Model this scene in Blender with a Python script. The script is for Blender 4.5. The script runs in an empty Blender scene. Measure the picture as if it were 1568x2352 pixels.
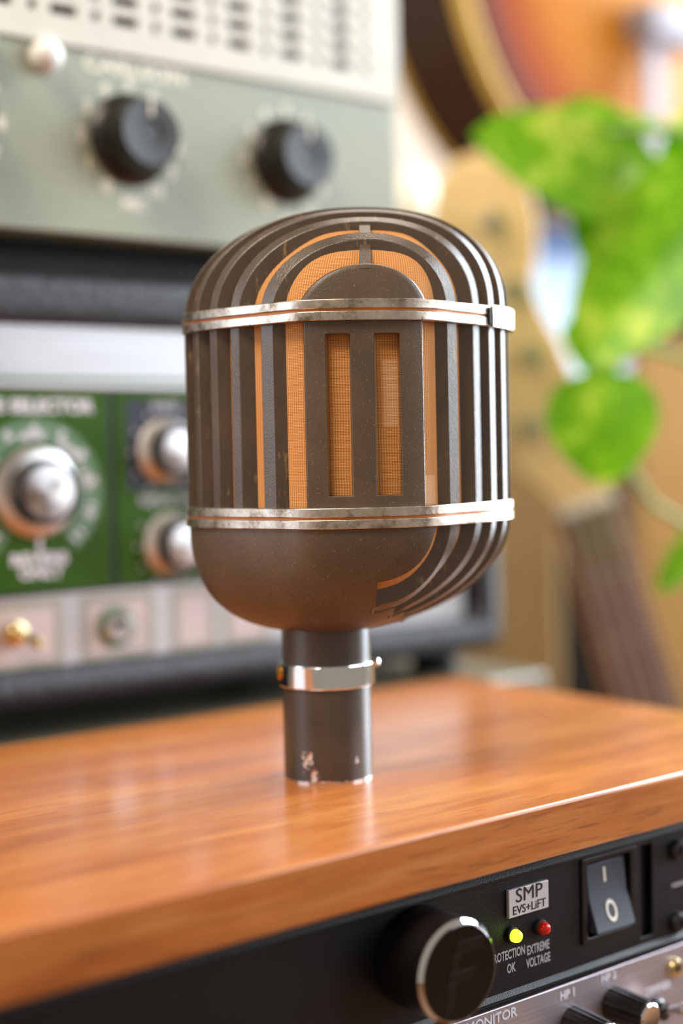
import bpy, bmesh, math, random
import numpy as np
from math import sin, cos, pi, radians, sqrt
from mathutils import Vector, Matrix

# ------------------------------------------------------------------ camera, world, lights
SC = bpy.context.scene
COL = SC.collection
CAM_H = 0.112
cd = bpy.data.cameras.new('camera'); cam = bpy.data.objects.new('camera', cd); COL.objects.link(cam)
cd.sensor_fit = 'VERTICAL'; cd.sensor_height = 36; cd.sensor_width = 24; cd.lens = 50
cd.clip_start = 0.02; cd.clip_end = 50
CAM_R = Matrix.Rotation(radians(90 - 2.2), 3, 'X') @ Matrix.Rotation(radians(-1.2), 3, 'Z')
cam.matrix_world = Matrix.Translation((0, 0, CAM_H)) @ CAM_R.to_4x4()
cd.dof.use_dof = True; cd.dof.focus_distance = 0.455; cd.dof.aperture_fstop = 2.8
SC.camera = cam
SC.view_settings.view_transform = 'Standard'; SC.view_settings.look = 'None'
SC.view_settings.gamma = 1; SC.view_settings.use_curve_mapping = False
SC.view_settings.exposure = 0.0

w = bpy.data.worlds.new('world'); SC.world = w; w.use_nodes = True
w.node_tree.nodes['Background'].inputs[0].default_value = (1.0, 0.86, 0.70, 1)
w.node_tree.nodes['Background'].inputs[1].default_value = 0.38

def area(name, loc, target, sx, sy, power, col):
    l = bpy.data.lights.new(name, 'AREA'); l.shape = 'RECTANGLE'; l.size = sx; l.size_y = sy
    l.energy = power; l.color = col
    o = bpy.data.objects.new(name, l); COL.objects.link(o); o.location = loc
    d = Vector(target) - Vector(loc); o.rotation_euler = d.to_track_quat('-Z', 'Y').to_euler()
    return o
area('window_daylight_right', (1.35, 1.55, 0.55), (0, .5, .1), 1.0, 1.5, 115, (0.80, 0.91, 1.0))
area('window_daylight_left', (-1.5, -0.1, 0.55), (0, .5, .1), 0.9, 1.1, 11, (0.75, 0.86, 1.0))
area('ceiling_lamp', (-0.55, -0.25, 1.35), (0, .6, .1), 0.6, 0.6, 24, (1.0, 0.87, 0.70))
area('added_wall_fill', (0.35, 1.5, 1.9), (0.35, 2.2, 0.2), 0.9, 0.5, 22, (1.0, 0.90, 0.78))  # overhead area light added at the rear to brighten the back wall
area('window_daylight_near', (1.5, 0.35, 0.7), (0.1, .6, .1), 0.9, 1.1, 20, (0.82, 0.91, 1.0))

# ------------------------------------------------------------------ helpers
def P(px, py, Y):
    d = CAM_R @ Vector(((px - 784) / 3266.67, -(py - 1176) / 3266.67, -1))
    k = Y / d.y
    return Vector((d.x * k, Y, CAM_H + d.z * k))

def tag(o, label=None, cat=None, group=None, kind=None):
    if label: o['label'] = label
    if cat: o['category'] = cat
    if group: o['group'] = group
    if kind: o['kind'] = kind
    return o

def smooth(me, ang=35):
    for p in me.polygons: p.use_smooth = True
    if hasattr(me, 'set_sharp_from_angle'): me.set_sharp_from_angle(angle=radians(ang))

def obj(name, bm, mat, parent=None, sm=35, bevel=0, seg=2, keep=False, label=None):
    bmesh.ops.recalc_face_normals(bm, faces=bm.faces[:])
    if parent is not None and 'org' in parent and not keep:
        bmesh.ops.translate(bm, vec=-Vector(parent['org']), verts=bm.verts[:])
    me = bpy.data.meshes.new(name); bm.to_mesh(me); bm.free()
    if sm: smooth(me, sm)
    o = bpy.data.objects.new(name, me); COL.objects.link(o)
    if mat: me.materials.append(mat)
    if parent is not None:
        o.parent = parent
        if 'org' in parent: o['org'] = (0.0, 0.0, 0.0)
    if bevel:
        m = o.modifiers.new('bevel', 'BEVEL'); m.width = bevel; m.segments = seg; m.limit_method = 'ANGLE'
        m.angle_limit = radians(40)
    if label: o['label'] = label
    return o

def sub(name, bm, mat, part, **k):
    """a sub-part: child of a part; its mesh is in the same frame as the thing's parts"""
    root = part.parent
    bmesh.ops.translate(bm, vec=-Vector(root['org']) if 'org' in root else Vector((0, 0, 0)), verts=bm.verts[:])
    return obj(name, bm, mat, part, keep=True, **k)

RA = radians(38)
def rack_pt(s, t, z): return Vector((s * cos(RA) - t * sin(RA), s * sin(RA) + t * cos(RA), z))
def rack_thing(name, s, t, z, label, cat, group=None):
    e = bpy.data.objects.new(name, None); COL.objects.link(e)
    e.empty_display_size = .02
    e.location = rack_pt(s, t, z); e.rotation_euler = (0, 0, RA)
    e['org'] = (s, t, z)
    return tag(e, label, cat, group)
def thing(name, loc, label, cat, group=None, rot=(0, 0, 0), org=None):
    e = bpy.data.objects.new(name, None); COL.objects.link(e); e.empty_display_size = .02
    e.location = loc; e.rotation_euler = rot; e['org'] = tuple(org) if org is not None else (0.0, 0.0, 0.0)
    return tag(e, label, cat, group)

def BM(): return bmesh.new()
def box(bm, x0, x1, y0, y1, z0, z1):
    vs = [bm.verts.new((x, y, z)) for x in (x0, x1) for y in (y0, y1) for z in (z0, z1)]
    for f in ((0, 1, 3, 2), (4, 6, 7, 5), (0, 4, 5, 1), (2, 3, 7, 6), (0, 2, 6, 4), (1, 5, 7, 3)):
        bm.faces.new([vs[i] for i in f])
    return bm
def Box(*a): return box(BM(), *a)

def plate(x0, x1, z0, z1, y0, y1, holes):
    """a plate facing -y with rectangular holes (hx0,hx1,hz0,hz1) cut right through"""
    bm = BM()
    xs = sorted({round(v, 6) for v in [x0, x1] + [h[i] for h in holes for i in (0, 1)]})
    zs = sorted({round(v, 6) for v in [z0, z1] + [h[i] for h in holes for i in (2, 3)]})
    def solid(i, j):
        if i < 0 or j < 0 or i >= len(xs) - 1 or j >= len(zs) - 1: return False
        cx, cz = (xs[i] + xs[i + 1]) / 2, (zs[j] + zs[j + 1]) / 2
        return not any(h[0] < cx < h[1] and h[2] < cz < h[3] for h in holes)
    V = {}
    def v(i, j, k):
        if (i, j, k) not in V: V[(i, j, k)] = bm.verts.new((xs[i], (y0, y1)[k], zs[j]))
        return V[(i, j, k)]
    for i in range(len(xs) - 1):
        for j in range(len(zs) - 1):
            if not solid(i, j): continue
            bm.faces.new([v(i, j, 0), v(i + 1, j, 0), v(i + 1, j + 1, 0), v(i, j + 1, 0)])
            bm.faces.new([v(i, j, 1), v(i, j + 1, 1), v(i + 1, j + 1, 1), v(i + 1, j, 1)])
            if not solid(i - 1, j): bm.faces.new([v(i, j, 0), v(i, j + 1, 0), v(i, j + 1, 1), v(i, j, 1)])
            if not solid(i + 1, j): bm.faces.new([v(i + 1, j, 0), v(i + 1, j, 1), v(i + 1, j + 1, 1), v(i + 1, j + 1, 0)])
            if not solid(i, j - 1): bm.faces.new([v(i, j, 0), v(i, j, 1), v(i + 1, j, 1), v(i + 1, j, 0)])
            if not solid(i, j + 1): bm.faces.new([v(i, j + 1, 0), v(i + 1, j + 1, 0), v(i + 1, j + 1, 1), v(i, j + 1, 1)])
    return bm

def lathe(prof, c=(0, 0, 0), axis='z', n=48, bm=None, flute=None):
    """prof: list of (r, h). axis 'z' up, 'y' towards -y (out of a front panel)"""
    bm = bm or BM(); rings = []
    for r, h in prof:
        ring = []
        for i in range(n):
            a = 2 * pi * i / n
            rr = r
            if flute and flute[0] <= h <= flute[1] and i % 2: rr = r * flute[2]
            x, y = rr * cos(a), rr * sin(a)
            co = (c[0] + x, c[1] + y, c[2] + h) if axis == 'z' else ((c[0] + x, c[1] - h, c[2] + y))
            ring.append(bm.verts.new(co))
        rings.append(ring)
    for a, b in zip(rings[:-1], rings[1:]):
        for i in range(n):
            bm.faces.new([a[i], a[(i + 1) % n], b[(i + 1) % n], b[i]])
    bm.faces.new(rings[0]); bm.faces.new(rings[-1])
    return bm

def tube(bm, pts, r, n=8):
    pts = [Vector(p) for p in pts]; rings = []
    rs = r if isinstance(r, (list, tuple)) else [r] * len(pts)
    for i, p in enumerate(pts):
        d = (pts[min(i + 1, len(pts) - 1)] - pts[max(i - 1, 0)]).normalized()
        a = d.cross(Vector((0, 0, 1)))
        if a.length < .1: a = d.cross(Vector((1, 0, 0)))
        a.normalize(); b = d.cross(a)
        rings.append([bm.verts.new(p + (a * cos(2 * pi * k / n) + b * sin(2 * pi * k / n)) * rs[i]) for k in range(n)])
    for a, b in zip(rings[:-1], rings[1:]):
        for i in range(n): bm.faces.new([a[i], a[(i + 1) % n], b[(i + 1) % n], b[i]])
    bm.faces.new(rings[0]); bm.faces.new(rings[-1])
    return bm

def loft(loops, closed=True, cap=True, bm=None):
    bm = bm or BM(); rings = [[bm.verts.new(p) for p in L] for L in loops]
    n = len(rings[0])
    for a, b in zip(rings[:-1], rings[1:]):
        for i in range(n if closed else n - 1):
            bm.faces.new([a[i], a[(i + 1) % n], b[(i + 1) % n], b[i]])
    if cap: bm.faces.new(rings[0]); bm.faces.new(rings[-1])
    return bm

def text_bm(items, y, depth=.0003, bm=None):
    """items: (string, x, z, size, rot_deg, xscale) centred letters lying on a panel that faces -y"""
    bm = bm or BM()
    for it in items:
        s, x, z, size = it[:4]; rot = it[4] if len(it) > 4 else 0; xs = it[5] if len(it) > 5 else 1
        cu = bpy.data.curves.new('t', 'FONT'); cu.body = s; cu.size = size; cu.extrude = depth / 2
        cu.align_x = 'CENTER'; cu.align_y = 'CENTER'; cu.offset = size * (it[6] if len(it) > 6 else .015)
        cu.resolution_u = 3
        o = bpy.data.objects.new('t', cu); COL.objects.link(o)
        me = bpy.data.meshes.new_from_object(o)
        M = Matrix.Translation((x, y, z)) @ Matrix.Rotation(radians(rot), 4, 'Y') @ Matrix.Rotation(pi / 2, 4, 'X') @ Matrix.Diagonal((xs, 1, 1, 1))
        me.transform(M); bm.from_mesh(me)
        bpy.data.objects.remove(o); bpy.data.curves.remove(cu); bpy.data.meshes.remove(me)
    return bm

# ------------------------------------------------------------------ materials
def lin(c):
    return tuple(((v / 255) / 12.92 if v / 255 <= .04045 else ((v / 255 + .055) / 1.055) ** 2.4) for v in c) + (1,)
class Mat:
    def __init__(s, name):
        s.m = bpy.data.materials.new(name); s.m.use_nodes = True; s.t = s.m.node_tree
        s.b = s.t.nodes['Principled BSDF']
    def n(s, typ, **k):
        nd = s.t.nodes.new(typ)
        for a, v in k.items(): setattr(nd, a, v)
        return nd
    def l(s, a, b): s.t.links.new(a, b)
    def coords(s, scale=(1, 1, 1), kind='Object', rot=(0, 0, 0)):
        tc = s.n('ShaderNodeTexCoord'); mp = s.n('ShaderNodeMapping')
        mp.inputs['Scale'].default_value = scale; mp.inputs['Rotation'].default_value = rot
        s.l(tc.outputs[kind], mp.inputs[0]); return mp.outputs[0]
    def noise(s, co, scale, detail=4, rough=.55, dist=0):
        nd = s.n('ShaderNodeTexNoise'); nd.inputs['Scale'].default_value = scale; nd.inputs['Detail'].default_value = detail
        nd.inputs['Roughness'].default_value = rough; nd.inputs['Distortion'].default_value = dist
        s.l(co, nd.inputs['Vector']); return nd.outputs['Fac']
    def ramp(s, fac, stops):
        nd = s.n('ShaderNodeValToRGB'); e = nd.color_ramp.elements
        while len(e) < len(stops): e.new(.5)
        for i, (p, c) in enumerate(stops):
            e[i].position = p; e[i].color = c if len(c) == 4 else tuple(c) + (1,)
        s.l(fac, nd.inputs[0]); return nd.outputs[0]
    def mix(s, fac, a, b, mode='MIX'):
        nd = s.n('ShaderNodeMix', data_type='RGBA', blend_type=mode)
        for sock, v in ((0, fac), (6, a), (7, b)):
            if hasattr(v, 'is_linked'): s.l(v, nd.inputs[sock])
            else: nd.inputs[sock].default_value = v
        return nd.outputs[2]
    def math(s, op, a, b=0.0, c=None):
        nd = s.n('ShaderNodeMath', operation=op)
        for i, v in enumerate((a, b) if c is None else (a, b, c)):
            if hasattr(v, 'is_linked'): s.l(v, nd.inputs[i])
            else: nd.inputs[i].default_value = v
        return nd.outputs[0]
    def bump(s, h, st, dist=.001):
        nd = s.n('ShaderNodeBump'); nd.inputs['Strength'].default_value = st; nd.inputs['Distance'].default_value = dist
        s.l(h, nd.inputs['Height']); s.l(nd.outputs[0], s.b.inputs['Normal'])
    def set(s, col=None, rough=None, metal=None, **k):
        for nm, v in (('Base Color', col), ('Roughness', rough), ('Metallic', metal)):
            if v is None: continue
            if hasattr(v, 'is_linked'): s.l(v, s.b.inputs[nm])
            else: s.b.inputs[nm].default_value = v
        for a, v in k.items():
            s.b.inputs[a.replace('_', ' ')].default_value = v
        return s

def simple(name, rgb, rough=.5, metal=0, var=.12, scale=60, bump=0, bscale=800, **k):
    m = Mat(name); co = m.coords(); c = lin(rgb)
    nz = m.noise(co, scale, 4)
    dark = tuple(v * (1 - var) for v in c[:3]) + (1,); lite = tuple(min(1, v * (1 + var)) for v in c[:3]) + (1,)
    m.set(m.ramp(nz, [(.3, dark), (.7, lite)]), rough, metal, **k)
    if bump: m.bump(m.noise(co, bscale, 3), bump, .0005)
    return m.m

def mk_paint():
    m = Mat('brown_bronze_enamel'); co = m.coords()
    base = m.ramp(m.noise(co, 45, 6), [(.3, lin((74, 56, 41))), (.72, lin((93, 73, 54)))])
    sp = m.ramp(m.noise(co, 1500, 2), [(.65, (0, 0, 0, 1)), (.71, (1, 1, 1, 1))])
    base = m.mix(m.math('MULTIPLY', sp, .5), base, lin((150, 128, 100)))
    m.set(base, .40, 0.0); m.b.inputs['Specular IOR Level'].default_value = .62
    m.bump(m.noise(co, 1900, 3), .35, .00025)
    return m.m
def mk_paint_worn():
    m = Mat('worn_rib_enamel'); co = m.coords()
    base = m.ramp(m.noise(co, 45, 6), [(.3, lin((70, 54, 41))), (.72, lin((88, 70, 54)))])
    st = m.coords((1, 1, .25))
    wr = m.ramp(m.noise(st, 330, 6, .7), [(.60, (0, 0, 0, 1)), (.68, (1, 1, 1, 1))])
    base = m.mix(m.math('MULTIPLY', wr, .45), base, lin((176, 146, 96)))
    m.set(base, .30, 0.0); m.b.inputs['Specular IOR Level'].default_value = .7
    m.bump(m.noise(co, 1700, 3), .4, .0003)
    return m.m
def mk_neck():
    m = Mat('chipped_neck_enamel'); co = m.coords()
    base = m.ramp(m.noise(co, 60, 5), [(.3, lin((58, 50, 44))), (.72, lin((78, 66, 56)))])
    sx = m.n('ShaderNodeSeparateXYZ'); m.l(co, sx.inputs[0])
    # the chipped patch low on the front of the neck
    def blob(x, z, rx, rz):
        dx = m.math('DIVIDE', m.math('SUBTRACT', sx.outputs[0], x), rx)
        dz = m.math('DIVIDE', m.math('SUBTRACT', sx.outputs[2], z), rz)
        d = m.math('SQRT', m.math('ADD', m.math('MULTIPLY', dx, dx), m.math('MULTIPLY', dz, dz)))
        return m.math('SUBTRACT', 1.0, d)
    n = m.math('MULTIPLY', m.math('SUBTRACT', m.noise(co, 420, 5, .7), .5), 3.2)
    b1 = m.math('ADD', blob(-.0185, .0085, .0032, .0052), n)
    b2 = m.math('ADD', blob(-.0163, .0020, .0022, .0060), n)
    b3 = m.math('ADD', blob(-.0015, .0072, .0016, .0030), n)
    b4 = m.math('ADD', blob(-.013, .0005, .012, .0012), n)
    mk = m.math('MAXIMUM', m.math('MAXIMUM', b1, b2), m.math('MAXIMUM', b3, b4))
    mk = m.ramp(mk, [(.50, (0, 0, 0, 1)), (.62, (1, 1, 1, 1))])
    chip = m.mix(m.ramp(m.noise(co, 500, 3), [(.45, (0, 0, 0, 1)), (.55, (1, 1, 1, 1))]), lin((190, 120, 95)), lin((205, 190, 185)))
    m.set(m.mix(mk, base, chip), .29, 0); m.b.inputs['Specular IOR Level'].default_value = .6
    m.bump(m.noise(co, 1900, 3), .25, .00025)
    return m.m
def mk_nickel():
    m = Mat('tarnished_nickel'); co = m.coords()
    a = m.ramp(m.noise(co, 130, 7, .7), [(.34, lin((128, 106, 88))), (.5, lin((196, 182, 168))), (.75, lin((225, 218, 210)))])
    m.set(a, m.ramp(m.noise(co, 300, 5), [(.3, (.24,) * 3), (.75, (.46,) * 3)]), 1.0)
    m.bump(m.noise(co, 500, 5), .25, .0003)
    return m.m
def mk_cloth():
    m = Mat('woven_tan_grille_cloth'); tc = m.n('ShaderNodeTexCoord'); sx = m.n('ShaderNodeSeparateXYZ')
    m.l(tc.outputs['UV'], sx.inputs[0])
    wob = m.math('MULTIPLY', m.noise(tc.outputs['UV'], 90, 3), 5.0)
    a = m.math('SINE', m.math('ADD', m.math('MULTIPLY', sx.outputs[0], 2 * pi / .00086), wob))
    b = m.math('SINE', m.math('ADD', m.math('MULTIPLY', sx.outputs[1], 2 * pi / .00050), wob))
    w_ = m.math('MULTIPLY', m.math('ADD', m.math('MULTIPLY', a, .5), .5), m.math('ADD', m.math('MULTIPLY', b, .5), .5))
    col = m.ramp(w_, [(.0, lin((220, 156, 88))), (.45, lin((198, 132, 66))), (.85, lin((112, 66, 30)))])
    n = m.noise(tc.outputs['UV'], 60, 4)
    col = m.mix(m.math('MULTIPLY', n, .35), col, lin((188, 108, 52)))
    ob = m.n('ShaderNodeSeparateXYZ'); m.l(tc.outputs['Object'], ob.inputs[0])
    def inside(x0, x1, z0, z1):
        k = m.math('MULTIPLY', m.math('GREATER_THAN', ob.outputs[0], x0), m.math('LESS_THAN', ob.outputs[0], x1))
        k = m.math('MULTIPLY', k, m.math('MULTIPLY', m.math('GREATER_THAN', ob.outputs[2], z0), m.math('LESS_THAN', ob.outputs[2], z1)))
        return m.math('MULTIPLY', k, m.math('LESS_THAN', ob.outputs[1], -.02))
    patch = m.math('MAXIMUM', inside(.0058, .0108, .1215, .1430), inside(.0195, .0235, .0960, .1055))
    col = m.mix(m.math('MULTIPLY', patch, .55), col, lin((226, 180, 140)))   # paler cream rectangles mixed into the cloth colour
    m.set(col, .8); m.bump(w_, .5, .0002)
    return m.m
def mk_wood():
    m = Mat('varnished_cherry_veneer')
    co = m.coords((2.2, 11, 11)); fine = m.coords((60, 900, 900)); streak = m.coords((14, 260, 260))
    big = m.noise(co, 3.0, 5, .6, .5)
    col = m.ramp(big, [(.28, lin((152, 79, 31))), (.5, lin((179, 104, 47))), (.75, lin((202, 132, 69)))])
    g = m.ramp(m.noise(fine, 1.0, 3, .6), [(.36, (1, 1, 1, 1)), (.45, (0, 0, 0, 1))])
    gm = m.ramp(m.noise(co, 9, 3), [(.35, (.15, .15, .15, 1)), (.65, (1, 1, 1, 1))])
    col = m.mix(m.math('MULTIPLY', m.math('MULTIPLY', g, gm), .55), col, lin((92, 38, 16)))
    g2 = m.noise(streak, 1.0, 4, .65)
    col = m.mix(m.math('MULTIPLY', m.ramp(g2, [(.50, (0, 0, 0, 1)), (.72, (1, 1, 1, 1))]), .45), col, lin((216, 146, 82)))
    col = m.mix(m.math('MULTIPLY', m.ramp(g2, [(.28, (1, 1, 1, 1)), (.46, (0, 0, 0, 1))]), .35), col, lin((138, 60, 24)))
    dust = m.ramp(m.noise(m.coords((1, 1, 1)), 420, 2, .5), [(.800, (0, 0, 0, 1)), (.815, (1, 1, 1, 1))])
    col = m.mix(m.math('MULTIPLY', dust, .7), col, lin((226, 206, 200)))
    m.set(col, m.ramp(m.noise(co, 6, 4), [(.3, (.28,) * 3), (.7, (.38,) * 3)]), 0)
    m.b.inputs['Coat Weight'].default_value = .3; m.b.inputs['Coat Roughness'].default_value = .16; m.b.inputs['Specular IOR Level'].default_value = .4
    m.bump(m.noise(fine, 1.3, 4), .10, .0003)
    return m.m
def mk_tolex():
    m = Mat('black_leatherette'); co = m.coords((1, 1, .45))
    n = m.noise(co, 260, 5, .65)
    m.set(m.ramp(n, [(.3, lin((22, 20, 24))), (.7, lin((48, 46, 54)))]), .38)
    m.bump(n, .9, .0012); return m.m
def mk_brushed(name, rgb, rough=.3, sc=(4, 4, 400)):
    m = Mat(name); co = m.coords(sc); c = lin(rgb)
    n = m.noise(co, 3, 4)
    m.set(m.ramp(n, [(.3, tuple(v * .85 for v in c[:3])), (.7, tuple(min(1, v * 1.08) for v in c[:3]))]), rough, .85)
    return m.m
def mk_spun(name, rgb):
    m = Mat(name); c = lin(rgb); co = m.coords()
    m.set(m.ramp(m.noise(co, 200, 3), [(.3, tuple(v * .92 for v in c[:3])), (.7, c)]), .34, 1.0)
    m.b.inputs['Anisotropic'].default_value = .8
    tg = m.n('ShaderNodeTangent', direction_type='RADIAL', axis='Y'); m.l(tg.outputs[0], m.b.inputs['Tangent'])
    return m.m
def mk_leaf():
    m = Mat('variegated_leaf'); co = m.coords()
    n = m.noise(co, 38, 5, .6, .8)
    col = m.ramp(n, [(.40, lin((118, 176, 14))), (.54, lin((150, 198, 34))), (.64, lin((214, 222, 104)))])
    m.set(col, .36)
    tr = m.n('ShaderNodeBsdfTranslucent'); m.l(m.mix(.0, col, col), tr.inputs[0])
    mx = m.n('ShaderNodeMixShader'); mx.inputs[0].default_value = .5
    out = m.t.nodes['Material Output']; m.l(m.b.outputs[0], mx.inputs[1]); m.l(tr.outputs[0], mx.inputs[2]); m.l(mx.outputs[0], out.inputs[0])
    return m.m
def emit(name, rgb, st, rough=.3):
    m = Mat(name); m.set(lin(rgb), rough); m.b.inputs['Emission Color'].default_value = lin(rgb)
    m.b.inputs['Emission Strength'].default_value = st; return m.m
def mk_sunburst():
    m = Mat('sunburst_lacquer'); at = m.n('ShaderNodeAttribute', attribute_name='rim')
    col = m.ramp(at.outputs['Fac'], [(.0, lin((56, 22, 24))), (.08, lin((80, 28, 30))), (.2, lin((150, 62, 8))), (.36, lin((178, 106, 2))), (1, lin((188, 122, 6)))])
    co = m.coords((40, 40, 2)); g = m.noise(co, 2, 4)
    col = m.mix(m.math('MULTIPLY', g, .2), col, lin((180, 94, 6)))
    m.set(col, .5); m.b.inputs['Coat Weight'].default_value = .0; m.b.inputs['Specular IOR Level'].default_value = .12
    return m.m

M = dict(
    paint=mk_paint(), worn=mk_paint_worn(), neck=mk_neck(), nickel=mk_nickel(), cloth=mk_cloth(), wood=mk_wood(),
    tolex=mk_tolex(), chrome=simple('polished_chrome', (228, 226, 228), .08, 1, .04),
    brass=simple('tarnished_copper_seam', (196, 116, 58), .5, .3, .2),
    black=simple('black_plastic', (24, 20, 20), .32, 0, .2, 90, .15),
    blackrub=simple('black_rubber', (16, 14, 14), .6, 0, .2),
    facebl=simple('black_powder_coat', (12, 11, 16), .36, 0, .15, 90, .35, 2200, Specular_IOR_Level=.35),
    gloss=simple('glossy_black_cap', (12, 8, 8), .16, 0, .1),
    bridgegrey=simple('pale_nickel_tailpiece', (140, 132, 140), .65, 0, .03),
    gloss2=simple('satin_black_emblem', (16, 11, 11), .24, 0, .1),
    dustblack=simple('dusty_black_metal', (14, 10, 10), .38, 0, .3, 400, .2),
    silvermauve=mk_brushed('satin_silver_panel', (196, 184, 192), .42),
    silver=mk_brushed('brushed_aluminium_panel', (186, 184, 186), .42),
    green=simple('green_panel', (46, 82, 0), .5, 0, .1, Specular_IOR_Level=.2),
    navy=simple('dark_navy_panel', (20, 22, 40), .4, 0, .1),
    teal=simple('pale_green_print', (92, 124, 92), .5, 0, .05),
    white=simple('white_print', (222, 216, 226), .5, 0, .03),
    dim=simple('grey_print', (168, 164, 172), .5, 0, .03),
    warmwhite=simple('cream_print', (236, 228, 214), .5, 0, .03),
    olivegrey=simple('grey_green_hammered_paint', (150, 155, 136), .42, 0, .06, 300, .2, 900),
    coverbeige=simple('pale_grey_cover_paint', (206, 202, 190), .42, 0, .04),
    dark=simple('dark_interior', (20, 16, 20), .7, 0, .1),
    spun=mk_spun('spun_aluminium', (206, 202, 202)),
    jewel=simple('white_jewel', (238, 234, 230), .12, 0, .02),
    printgrey=simple('olive_grey_print', (156, 152, 142), .5, .2, .05),
    pinkprint=simple('pinkish_print_field', (196, 180, 178), .45, .4, .05),
    desk=simple('olive_grey_laminate', (104, 98, 80), .45, 0, .1, 12),
    cardboard=simple('brown_cardboard', (196, 160, 104), .8, 0, .08, 14, .2, 300),
    cardboard2=simple('darker_cardboard', (158, 130, 84), .8, 0, .08, 14, .2, 300),
    maple=simple('amber_maple', (222, 184, 128), .3, 0, .12, 25, Coat_Weight=.4),
    mapleedge=simple('amber_neck_edge', (196, 128, 52), .3, 0, .12, 25),
    rosewood=simple('rosewood_fretboard', (118, 84, 82), .28, 0, .2, 60),
    string=simple('wound_steel_string', (214, 206, 196), .3, 1, .05),
    rim=simple('dark_walnut_rim', (62, 38, 26), .35, 0, .2, 20),
    binding=simple('aged_cream_binding', (222, 178, 84), .4, 0, .06),
    sunburst=mk_sunburst(), leaf=mk_leaf(),
    stem=simple('pale_green_stem', (140, 176, 96), .4, 0, .1),
    wall=simple('warm_white_plaster', (226, 216, 206), .8, 0, .03, 8),
    floorm=simple('brown_floor_boards', (120, 84, 56), .5, 0, .15, 10),
    glass=emit('bright_daylight_pane', (190, 216, 244), .8),
    blue=simple('blue_case_fabric', (44, 84, 140), .6, 0, .15, 14),
    tealcase=simple('dark_teal_case', (22, 44, 52), .6, 0, .15, 14),
    globe=simple('cream_ceramic', (240, 234, 214), .3, 0, .03),
    ledgreen=emit('lit_green_led', (190, 255, 40), 3.0), ledred=simple('red_led_lens', (215, 30, 16), .12, 0, .05),
    badge=simple('silver_badge', (214, 208, 212), .4, .2, .03), rocker=simple('grey_black_rocker', (56, 60, 72), .42, 0, .1),
    ochre=simple('brass_screw', (200, 140, 40), .3, .8, .1), gold=simple('gold_hardware', (226, 206, 160), .25, 1, .1),
)

# ------------------------------------------------------------------ the setting
def struct(name, bm, mat, **k):
    o = obj(name, bm, mat, **k); o['kind'] = 'structure'; return o
FL = -0.76
struct('floor', Box(-2.6, 3.0, -1.6, 2.72, FL - .05, FL), M['floorm'], sm=0)
# back wall with one window opening
wx0, wx1, wz0, wz1 = P(1190, 840, 2.6).x, P(1420, 840, 2.6).x, P(1300, 900, 2.6).z, P(1300, 420, 2.6).z
wx1 = wx0 + .30
struct('wall_back', plate(-2.6, 3.0, FL, 1.7, 2.6, 2.72, [(wx0, wx1, wz0, wz1)]), M['wall'], sm=0)
wf = struct('window_1', plate(wx0 - .03, wx1 + .03, wz0 - .03, wz1 + .03, 2.585, 2.60, [(wx0, wx1, wz0, wz1)]), M['wall'], sm=0, bevel=.002)
g = obj('pane', Box(wx0, wx1, 2.65, 2.655, wz0, wz1), M['glass'], wf, sm=0)

# ------------------------------------------------------------------ rack cabinet with wooden top
TF, TB, SR = .3150, .5280, .488
TH = .0178
cab = rack_thing('rack_cabinet', .175, .42, FL, 'cherry-veneered rack cabinet whose glossy wooden top carries the old microphone', 'cabinet')
obj('tabletop', Box(-.14, SR, TF, TB, -TH, 0), M['wood'], cab, bevel=.0013, seg=3)
for s0, s1 in ((-.090, -.072), (.4170, .435)):
    obj('side_panel', Box(s0, s1, .3300, TB - .006, FL, -TH), M['wood'], cab, bevel=.001)
obj('back_panel', Box(-.072, .4170, TB - .012, TB - .006, FL, -TH), M['dark'], cab, sm=0)

# ------------------------------------------------------------------ desk behind
DT = -.0055
desk = rack_thing('desk', .25, .75, FL, 'olive grey desk just behind the cabinet, carrying the tape echo', 'desk')
obj('desk_top', Box(-.25, .556, TB + .006, 1.0, DT - .03, DT), M['desk'], desk, bevel=.002)
for s_ in (-.2, .52):
    for t_ in (.56, .95):
        obj('leg', Box(s_ - .02, s_ + .02, t_ - .02, t_ + .02, FL, DT - .03), M['desk'], desk, bevel=.002)

# ------------------------------------------------------------------ the microphone
MX, MY, MROT = .0035, .500, radians(6.5)
mic = thing('microphone', (MX, MY, 0), 'old brown birdcage ribbon microphone standing on the glossy wooden top', 'microphone', rot=(0, 0, MROT))
AU, BV, PP = .0571, .0492, 1.39
VPAN = .0455
ZB, ZT = .0925, .1588
FRONT = ([.0348, .0380, .0410, .0432, .0445, .0455, .0460, .0462], [.0287, .0264, .0236, .0200, .0165, .0120, .0070, 0])
def vfront(u): return float(np.interp(abs(u), FRONT[1][::-1], FRONT[0][::-1]))
def Aplan(v):
    v = abs(v)
    if v < .0348: return AU * (1 - (v / BV) ** PP) ** (1 / PP)
    return float(np.interp(v, *FRONT)) if v < .0462 else 0.0
HV = [(0, .0395), (.0101, .0387), (.0155, .0371), (.0182, .0356), (.0233, .0331), (.0258, .0311), (.0318, .0267), (.0348, .0239), (.0425, .0176), (.0455, .0147)]
def Hdome(v): return float(np.interp(abs(v), [a for a, b in HV], [b for a, b in HV]))
def skd(f): return .0048 * max(0, f) ** 1.5
def skb(f): return -.0098 * max(0, f) ** 2
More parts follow.
